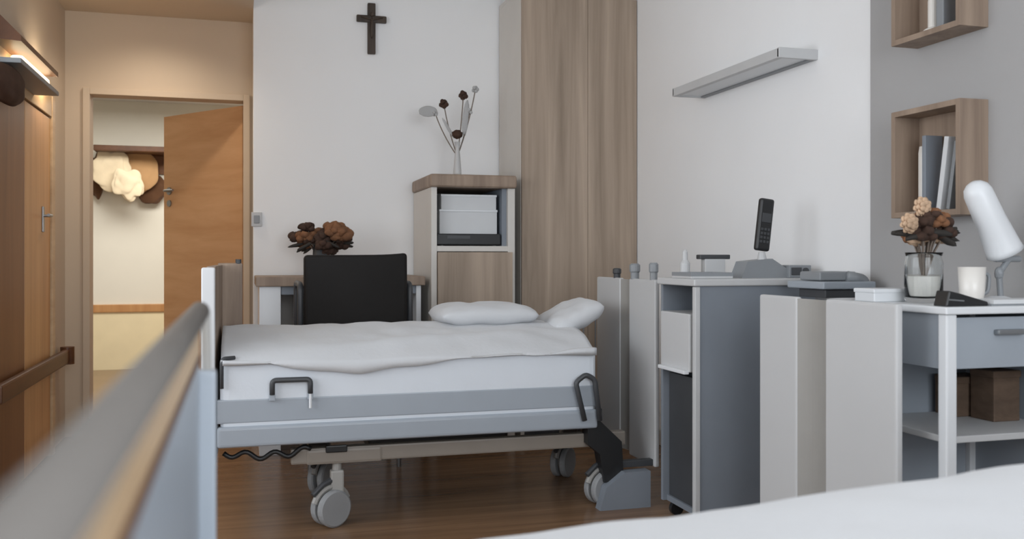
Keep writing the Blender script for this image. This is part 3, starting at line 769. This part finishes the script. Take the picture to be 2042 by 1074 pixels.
bm = B(); bx(bm, hx1, hx1+0.035, Y0, NB-0.02, 0.25, 1.03, 0.01, 3); obj('headboard_board', bm, M['cream'], t)
for xx in (0.12, 1.65):
    for yy in (Y0+0.1, NB-0.12):
        bm = B(); tube(bm, [(xx, yy, 0.0), (xx, yy, 0.44)], 0.03, 14); obj('leg', bm, M['dark'], t)

# ------------------------------------------------------------------ free standing second headboard
t = thing('headboard', 'wide cream double headboard between grey bedside cabinet and white nightstand', 'headboard', (HX, 2.65, 0))
headboard(t, HX, onX(1788, 700, HX).y, onX(1645, 700, HX).y, onX(1588, 700, HX).y, onX(1514, 700, HX).y, 0.12, 1.003)
for y in (2.42, 2.9):
    bm = B(); bx(bm, HX+0.002, HX+0.033, y-0.03, y+0.03, 0, 0.13, 0.004); bx(bm, HX-0.10, HX+0.115, y-0.025, y+0.025, 0.0, 0.03, 0.008); obj('foot', bm, M['railgrey'], t)

# ------------------------------------------------------------------ grey bedside cabinet
gx0, gx1, gy0, gy1 = 1.80, 2.36, onX(1390, 700, 1.80).y, onX(1318, 700, 1.80).y
gz = onY(1390, 556, gy0).z
t = thing('bedside_cabinet', 'slate grey bedside cabinet standing beside the far bed headboard', 'cabinet', ((gx0+gx1)/2, (gy0+gy1)/2, 0))
bm = B(); bx(bm, gx0, gx1, gy0, gy0+0.02, 0.06, gz-0.03, 0.002); obj('side_panel', bm, M['cabgrey'], t)
bm = B(); bx(bm, gx0, gx1, gy1-0.02, gy1, 0.06, gz-0.03, 0.002); obj('side_panel', bm, M['cabgrey'], t)
bm = B(); bx(bm, gx0-0.012, gx0+0.012, gy0-0.006, gy0+0.02, 0.06, gz-0.032, 0.004); obj('lit_edge_strip', bm, M['paleg'], t)  # pale strip colours in the light catching the front corner
bm = B(); bx(bm, gx1-0.02, gx1, gy0+0.02, gy1-0.02, 0.06, gz-0.03); obj('back_panel', bm, M['cabgrey'], t)
bm = B(); bx(bm, gx0-0.02, gx1+0.01, gy0-0.015, gy1, gz-0.03, gz, 0.008, 3); obj('top_board', bm, M['paleg'], t)
dzt, dzb = onX(1350, 622, gx0).z, onX(1350, 735, gx0).z
bm = B(); bx(bm, gx0-0.012, gx0+0.40, gy0+0.045, gy1-0.022, dzb, dzt, 0.006); dw = obj('drawer', bm, M['cream'], t)
bm = B(); bx(bm, gx0-0.035, gx0-0.010, gy0+0.05, gy1-0.04, dzb-0.008, dzb+0.008, 0.004); obj('drawer_lip', bm, M['white'], dw)
bm = B(); bx(bm, gx0+0.02, gx1-0.02, gy0+0.02, gy1-0.02, 0.06, 0.085); obj('bottom_board', bm, M['cabgrey'], t)
bm = B(); bx(bm, gx0+0.03, gx0+0.045, gy0+0.022, gy1-0.022, 0.085, dzb-0.03, 0.002); obj('door', bm, M['dark'], t)  # dark sheet standing in for the shade inside the open lower compartment
for x in (gx0+0.05, gx1-0.05):
    for y in (gy0+0.05, gy1-0.05):
        bm = B(); tube(bm, [(x, y-0.012, 0.03), (x, y+0.012, 0.03)], 0.03, 16); tube(bm, [(x, y, 0.03), (x, y, 0.062)], 0.012, 8); obj('castor', bm, M['blackp'], t)

# things on the grey cabinet ------------------------------------------
# cordless phone upright in its base
ym = gy0+0.14
def gp(px, py, y): return onY(px, py, y)
b0 = gp(1520, 540, ym); tpt = gp(1529, 396, ym); bpt = gp(1518, 500, ym)
t = thing('cordless_phone', 'black cordless phone standing upright on grey base on bedside cabinet', 'telephone', (b0.x, ym, gz))
bm = B(); xx0, xx1 = gp(1467, 530, ym).x, gp(1564, 530, ym).x; zb_ = gp(1520, 521, ym).z
prism(bm, [(xx0, ym-0.05, gz), (xx1, ym-0.05, gz), (xx1-0.01, ym-0.05, gz+0.035), (xx1-0.09, ym-0.05, zb_+0.012), (xx0+0.03, ym-0.05, zb_)], (0, 0.10, 0)); obj('base', bm, M['greyp'], t)
bm = B(); tube(bm, [gp(1520, 520, ym), gp(1519, 502, ym)], [0.022, 0.014], 14); obj('cradle', bm, M['paleg'], t)
bm = B()
dv = (tpt-bpt); L = dv.length; ang = math.atan2(dv.x, dv.z)
R = Matrix.Rotation(ang, 4, 'Y')
vs = bx(bm, -0.034, 0.034, -0.016, 0.016, 0, L, 0.014, 4)
bmesh.ops.transform(bm, matrix=Matrix.Translation(bpt) @ R, verts=bm.verts)
hs = obj('handset', bm, M['blackp'], t)
bm = B()
for r_ in range(4):
    for c_ in range(3):
        bx(bm, -0.022+c_*0.016, -0.011+c_*0.016, -0.0185, -0.0155, 0.035+r_*0.018, 0.046+r_*0.018, 0.001)
bx(bm, -0.022, 0.022, -0.0182, -0.0155, 0.125, 0.165, 0.001)
bmesh.ops.transform(bm, matrix=Matrix.Translation(bpt) @ R, verts=bm.verts)
obj('keypad', bm, M['dark'], hs)
# charging station / box at right of phone
def slabthing(name, lab, cat, m, px0, px1, py0, y0, y1, hh, z=None, bev=0.004, detail=None):
    x0, x1 = onY(px0, py0, y0).x, onY(px1, py0, y0).x; z = gz if z is None else z
    t = thing(name, lab, cat, ((x0+x1)/2, (y0+y1)/2, z))
    bm = B(); bx(bm, x0, x1, y0, y1, z, z+hh, bev, 3); obj('body', bm, m, t)
    return t, x0, x1
t, x0, x1 = slabthing('radio', 'low grey radio to the right of the cordless phone', 'radio', M['greyp'], 1574, 1618, 540, gy0+0.07, gy0+0.17, 0.055)
bm = B(); tube(bm, [(x1-0.03, gy0+0.072, gz+0.03), (x1-0.03, gy0+0.062, gz+0.03)], 0.014, 14); obj('dial', bm, M['dark'], t)
box('speaker_grille', M['dark'], t, x0+0.01, x1-0.05, gy0+0.066, gy0+0.072, gz+0.012, gz+0.045, bev=0.002)
# grey tray and pen-like remote at left on the cabinet
t, x0, x1 = slabthing('serving_tray', 'flat pale grey tray on the left half of bedside cabinet', 'tray', M['paleg'], 1378, 1462, 548, gy0+0.02, gy0+0.2, 0.012)
bm = B(); z = gz+0.012
for (a_, b_, c_, d_) in ((x0, x1, gy0+0.02, gy0+0.026), (x0, x1, gy0+0.194, gy0+0.2), (x0, x0+0.006, gy0+0.026, gy0+0.194), (x1-0.006, x1, gy0+0.026, gy0+0.194)):
    bx(bm, a_, b_, c_, d_, z-0.002, z+0.014, 0.001)
obj('rim', bm, M['greyp'], t)
yb_ = gy0+0.2801
bm = B(); x0, x1 = onY(1392, 515, yb_).x, onY(1452, 515, yb_).x; z = onY(1420, 511, yb_).z
t = thing('bed_remote', 'dark bed remote control lying on a holder at back of cabinet', 'remote control', ((x0+x1)/2, yb_, gz))
bx(bm, x0, x1, yb_-0.02, yb_+0.02, z-0.012, z+0.008, 0.005, 3); obj('body', bm, M['dark'], t)
bm = B(); bx(bm, (x0+x1)/2-0.05, (x0+x1)/2+0.05, yb_-0.02, yb_+0.02, gz, z-0.011, 0.003); obj('holder', bm, M['paleg'], t)
bm = B(); xx = onY(1366, 515, yb_).x
lathe(bm, (xx, yb_, gz), [(0, 0), (0.022, 0), (0.022, z-gz-0.03), (0.012, z-gz-0.015), (0.012, z-gz+0.02), (0.006, z-gz+0.03), (0, z-gz+0.03)], 16)
tag(obj('medicine_bottle', bm, M['paleg'], None, smooth=False), 'small grey capped bottle left of the dark remote on the cabinet', 'bottle')
# folding overbed arm behind the second headboard
t = thing('folding_tray', 'blue grey folding tray arm beside the top of bedside cabinet', 'tray', (2.16, 3.2, 0.0))
a_, b_ = onY(1612, 560, 3.25), onY(1748, 560, 3.05)
bm = B(); bx(bm, onY(1612, 570, 3.2).x, onY(1715, 570, 3.2).x, 3.1, 3.35, onY(1650, 575, 3.2).z, onY(1650, 560, 3.2).z, 0.008, 3); obj('tray_leaf', bm, M['bedgrey'], t)
bm = B(); bx(bm, onY(1622, 590, 3.2).x, onY(1690, 590, 3.2).x, 3.12, 3.3, onY(1650, 592, 3.2).z, onY(1650, 576, 3.2).z, 0.004); obj('tray_hinge', bm, M['dark'], t)
e0, e1, e2 = onY(1690, 550, 3.15), onY(1722, 556, 3.15), onY(1738, 612, 3.15)
bm = B(); tube(bm, rounded([e0, e1, e2, (e2.x, 3.15, 0.02)], 0.02), 0.020, 12); obj('tray_arm', bm, M['greyp'], t, smooth=True)
bm = B(); bx(bm, e2.x-0.03, e2.x+0.03, 2.95, 3.35, 0, 0.03, 0.006); obj('tray_foot', bm, M['greyp'], t)
bm = B(); bx(bm, onY(1617, 552, 3.22).x, onY(1690, 552, 3.22).x, 3.16, 3.30, onY(1650, 560, 3.2).z+0.002, onY(1650, 541, 3.2).z, 0.01, 3)
tag(obj('tissue_box', bm, M['greyp'], None), 'grey tissue pack lying on the folding tray leaf', 'tissue box')

# ------------------------------------------------------------------ wall lamp bar on the right wall
pn, pf = onX(1630, 115, XW), onX(1405, 180, XW)
xf = onY(1553, 95, pn.y).x
zl0, zl1 = 2.015, 2.055
t = thing('wall_lamp', 'long slim grey light bar on the white wall above bedside cabinet', 'lamp', (XW, (pn.y+pf.y)/2, zl0))
bm = B()
bx(bm, xf, xf+0.03, pn.y, pf.y, zl0-0.003, zl1, 0.004); obj('front_profile', bm, M['paleg'], t)
bm = B(); bx(bm, XW-0.03, XW, pn.y, pf.y, zl0-0.003, zl1, 0.004); obj('wall_profile', bm, M['greyp'], t)
bm = B(); bx(bm, xf+0.03, XW-0.03, pn.y+0.01, pf.y-0.01, zl0+0.004, zl0+0.02); obj('diffuser', bm, M['white'], t)
for y in (pn.y, pf.y-0.015):
    bm = B(); bx(bm, xf, XW, y-0.004 if y == pn.y else y, y+0.015, zl0-0.004, zl1+0.002, 0.003); obj('end_cap', bm, M['paleg'], t)

# ------------------------------------------------------------------ box shelves on the grey wall
XG = XW-0.012
yn, yf = onX(1971, 300, XG).y, onX(1830, 300, XG).y
xfb = onY(1914, 300, yn).x
def boxshelf(z0, z1, lab):
    t = thing('box_shelf', lab, 'shelf', (XG, (yn+yf)/2, z0), 'oak box shelves on the grey wall')
    w = 0.02
    for nm, a in (('side_board', (xfb, XG, yn, yn+w, z0, z1)), ('side_board', (xfb, XG, yf-w, yf, z0, z1)), ('bottom_board', (xfb, XG, yn+w, yf-w, z0, z0+w)),
                  ('top_board', (xfb, XG, yn+w, yf-w, z1-w, z1)), ('back_board', (XG-0.01, XG, yn+w, yf-w, z0+w, z1-w))):
        box(nm, M['oakdark'], t, *a, bev=0.001)
    return z0+w
ub = onX(1900, 80, XG).z; ut = ub+0.40
lt = onX(1971, 198, XG).z; lb = onX(1971, 428, XG).z
zu = boxshelf(1.92, 2.32, 'upper oak box shelf at the top of grey wall')
zlw = boxshelf(lb, lt, 'lower oak box shelf on the grey wall above nightstand')
xmid = (xfb+XG)/2
def candle(px, py_top, z, m, lab, nm, cat, r=0.017, wick=True):
    p = onX(px, py_top, xmid); bm = B(); hh = p.z-z
    lathe(bm, (xmid, p.y, z), [(0, 0), (r*1.7, 0), (r*1.7, 0.012), (r, 0.02), (r, hh*.9), (r*.8, hh), (0, hh)], 20)
    return tag(obj(nm, bm, m, None), lab, cat)
candle(1862, -5, zu, M['ceramic'], 'white ceramic candle in the upper box shelf', 'candle', 'candle', 0.02)
bm = B(); p = onX(1888, 40, xmid); bx(bm, xmid-0.03, xmid+0.04, p.y-0.018, p.y+0.018, zu, zu+0.17, 0.004)
tag(obj('book', bm, M['greyp'], None), 'grey book standing right of the candle in upper box shelf', 'book')
candle(1842, 292, zlw, M['ceramic'], 'tall white candle in the lower box shelf', 'candle', 'candle', 0.018)
def leaning(px, m, hgt, lean, th, lab):
    p = onX(px, 400, xmid); bm = B()
    bx(bm, xmid-0.035, xmid+0.04, -th, th, 0, hgt, 0.003)
    bmesh.ops.transform(bm, matrix=Matrix.Translation((0, p.y, zlw+th*abs(math.sin(lean))+0.001)) @ Matrix.Rotation(lean, 4, 'X'), verts=bm.verts)
    return tag(obj('book', bm, m, None), lab, 'book', 'books in the lower box shelf')
leaning(1858, M['cabgrey'], 0.27, 0.0, 0.009, 'dark grey book upright beside the tall candle in lower shelf')
leaning(1887, M['paper'], 0.255, 0.16, 0.011, 'white book leaning in the lower box shelf')
leaning(1906, M['greyp'], 0.235, 0.17, 0.008, 'mid grey thin book leaning last in the lower box shelf')

# ------------------------------------------------------------------ white nightstand at right
RX, RY = 1.95, onX(1888, 700, 1.95).y
rx1, ry1, rz = XG-0.004, RY+0.44, onX(1888, 612, 1.95).z
t = thing('nightstand', 'white open nightstand with drawer at right below the box shelves', 'nightstand', ((RX+rx1)/2, RY+0.2, 0))
bm = B(); bx(bm, RX-0.01, rx1, RY-0.01, ry1, rz-0.022, rz, 0.006, 3); obj('table_top', bm, M['white'], t)
for x in (RX, rx1-0.042):
    for y in (RY, ry1-0.045):
        bm = B(); bx(bm, x, x+0.036, y, y+0.036, 0, rz-0.022, 0.005); obj('leg', bm, M['white'], t)
zdw = onY(1960, 735, RY).z
bm = B(); bx(bm, RX+0.037, rx1-0.043, RY+0.012, RY+0.03, zdw, rz-0.032, 0.003); dw = obj('drawer', bm, M['bedgrey'], t)
bm = B(); p = onY(2015, 660, RY); bx(bm, p.x-0.05, p.x+0.05, RY-0.008, RY+0.012, p.z-0.01, p.z+0.006, 0.005); obj('handle', bm, M['steel'], dw)
bm = B(); bx(bm, RX+0.008, RX+0.022, RY+0.037, ry1-0.045, zdw, rz-0.023); obj('side_panel', bm, M['bedgrey'], t)
bm = B(); bx(bm, rx1-0.02, rx1, RY+0.037, ry1-0.045, 0.1, rz-0.023); obj('side_panel', bm, M['bedgrey'], t)
bm = B(); bx(bm, RX+0.037, rx1-0.043, RY+0.03, ry1-0.02, zdw, zdw+0.012); obj('drawer_base', bm, M['bedgrey'], t)
bm = B(); bx(bm, RX+0.037, rx1-0.043, ry1-0.025, ry1-0.01, 0.30, rz-0.023); obj('back_panel', bm, M['bedgrey'], t)
zsf = onY(1960, 868, RY).z
bm = B(); bx(bm, RX+0.01, rx1-0.021, RY+0.01, ry1-0.046, zsf-0.02, zsf, 0.003); obj('shelf', bm, M['paleg'], t)
bm = B(); bx(bm, RX+0.01, rx1-0.021, RY+0.01, ry1-0.046, 0.12, 0.14, 0.003); obj('shelf', bm, M['paleg'], t)
# brown boxes inside
for (px0, px1, dy, hh, lab) in ((1908, 1968, 0.28, 0.13, 'dark brown box on the left of nightstand shelf'), (1982, 2034, 0.17, 0.16, 'dark brown box on the right of nightstand shelf')):
    x0, x1 = onY(px0, 780, RY+dy).x, onY(px1, 780, RY+dy).x
    t = thing('storage_box', lab, 'box', ((x0+x1)/2, RY+dy+0.05, zsf), 'brown boxes in the nightstand')
    box('body', M['basket'], t, x0, x1, RY+dy, RY+dy+0.10, zsf, zsf+hh-0.02, bev=0.004)
    box('lid', M['basket'], t, x0-0.004, x1+0.004, RY+dy-0.003, RY+dy+0.098, zsf+hh-0.022, zsf+hh, bev=0.004)
# things on the nightstand
yv = RY+0.25
p = onY(1842, 560, yv); s = (p.x*SN+p.y*CS)/FPX
hv = onY(1842, 503, yv).z-rz
t = thing('glass_vase', 'clear glass jar holding dried brown flowers on the white nightstand', 'vase', (p.x, yv, rz))
r_ = 36*s
bm = B(); lathe(bm, (p.x, yv, rz), [(0, 0), (r_*.9, 0), (r_, 0.01), (r_, hv*.8), (r_*.92, hv*.92), (r_, hv), (r_*.93, hv), (r_*.85, hv*.92), (r_*.93, hv*.8), (r_*.93, 0.018), (0, 0.016)], 28); obj('jar', bm, M['glass'], t, smooth=True)
bm = B(); lathe(bm, (p.x, yv, rz+0.02), [(0, 0), (r_*.85, 0), (r_*.85, hv*.4), (0, hv*.4)], 24); obj('pebbles', bm, M['ceramic'], t)
cz_ = onY(1840, 458, yv).z
bouquet(t, (p.x-0.0, yv, cz_), 44*s, 0.055, 32*s, 18, ['petalbrown', 'petaldark', 'petaltan', 'petaldark', 'petalbrown', 'petaldark'], 0.032, (p.x, yv, rz+0.06), 12, 0.05)
pt = onY(1838, 412, yv-0.02); bm = B()
rosette(bm, pt, 19*s); obj('blossom', bm, M['petaltan'], t, smooth=True)
pt = onY(1812, 445, yv-0.05); bm = B(); rosette(bm, pt, 19*s); obj('blossom', bm, M['petaltan'], t, smooth=True)
# white low box
t = thing('white_box', 'low white box lying at the back left of nightstand top', 'box', (RX+0.08, RY+0.35, rz))
box('body', M['white'], t, RX+0.0, RX+0.15, RY+0.32, RY+0.42, rz, rz+0.030, bev=0.004)
box('lid', M['white'], t, RX-0.003, RX+0.153, RY+0.317, RY+0.423, rz+0.028, rz+0.042, bev=0.004)
# reading lamp
yl = RY+0.16
t0, t1 = onY(1950, 384, yl), onY(2000, 494, yl)
jx = onY(2012, 516, yl)
t = thing('reading_lamp', 'white reading lamp with tilted tubular head on the nightstand', 'lamp', (jx.x, yl, rz))
s = (jx.x*SN+jx.y*CS)/FPX
dv = (t1-t0).normalized()
bm = B(); tube(bm, [t0-dv*24*s, t0-dv*20*s, t0-dv*12*s, t0, t0+(t1-t0)*.5, t1, t1+dv*10*s], [6*s, 15*s, 23*s, 27*s, 29*s, 34*s, 36*s], 28); obj('lamp_head', bm, M['white'], t, smooth=True)
bm = B(); tube(bm, [jx+Vector((-0.055, 0, 0)), jx+Vector((0.04, 0, 0))], 0.010, 12); lump(bm, onY(1992, 545, yl), (0.014, 0.014, 0.022), 0, 1, 2); tube(bm, rounded([jx, onY(1992, 545, yl), onY(1996, 600, yl)], 0.01), 0.009, 10); obj('joint', bm, M['greyp'], t)
bm = B(); bx_ = onY(1990, 590, yl).x
lathe(bm, (bx_, yl, rz), [(0, 0), (0.055, 0), (0.055, 0.012), (0.02, 0.022), (0, 0.022)], 28); obj('lamp_base', bm, M['white'], t)
# white mug
ymg = RY+0.13; p = onY(1938, 560, ymg); bm = B(); hh = onY(1938, 532, ymg).z-rz
t = thing('mug', 'white mug on the nightstand in front of lamp', 'mug', (p.x, ymg, rz))
lathe(bm, (p.x, ymg, rz), [(0, 0), (0.030, 0), (0.036, hh*.3), (0.040, hh), (0.036, hh), (0.032, hh*.3), (0, 0.01)], 28); obj('cup', bm, M['ceramic'], t, smooth=True)
bm = B(); tube(bm, rounded([(p.x+0.036, ymg, rz+hh*.85), (p.x+0.066, ymg, rz+hh*.8), (p.x+0.06, ymg, rz+hh*.3), (p.x+0.033, ymg, rz+hh*.25)], 0.015), 0.006, 8); obj('handle', bm, M['greyp'], t, smooth=True)
# black spectacle case
x0, x1 = onY(1882, 600, RY+0.03).x, onY(1966, 600, RY+0.03).x
t = thing('spectacle_case', 'black wedge shaped spectacle case at the nightstand front edge', 'case', ((x0+x1)/2, RY+0.05, rz))
bm = B(); prism(bm, [(x0, RY+0.02, rz), (x1, RY+0.02, rz), (x1, RY+0.02, rz+0.012), (x0+0.05, RY+0.02, rz+0.038), (x0+0.012, RY+0.02, rz+0.046)], (0, 0.055, 0)); o = obj('body', bm, M['blackp'], t)
mb = o.modifiers.new('bevel', 'BEVEL'); mb.width = 0.004; mb.segments = 2
bm = B(); tube(bm, [(x0+0.01, RY+0.018, rz+0.02), (x0+0.06, RY+0.018, rz+0.016)], 0.003, 6); obj('clasp', bm, M['steel'], t)
# folder
x0 = onY(1972, 600, RY+0.02).x
t = thing('folder', 'flat white folder lying at right of the black case', 'folder', (x0+0.12, RY+0.1, rz))
box('cover', M['greyp'], t, x0, rx1-0.02, RY+0.01, RY+0.11, rz, rz+0.006)
box('pages', M['paper'], t, x0+0.006, rx1-0.026, RY+0.008, RY+0.108, rz+0.006, rz+0.018)
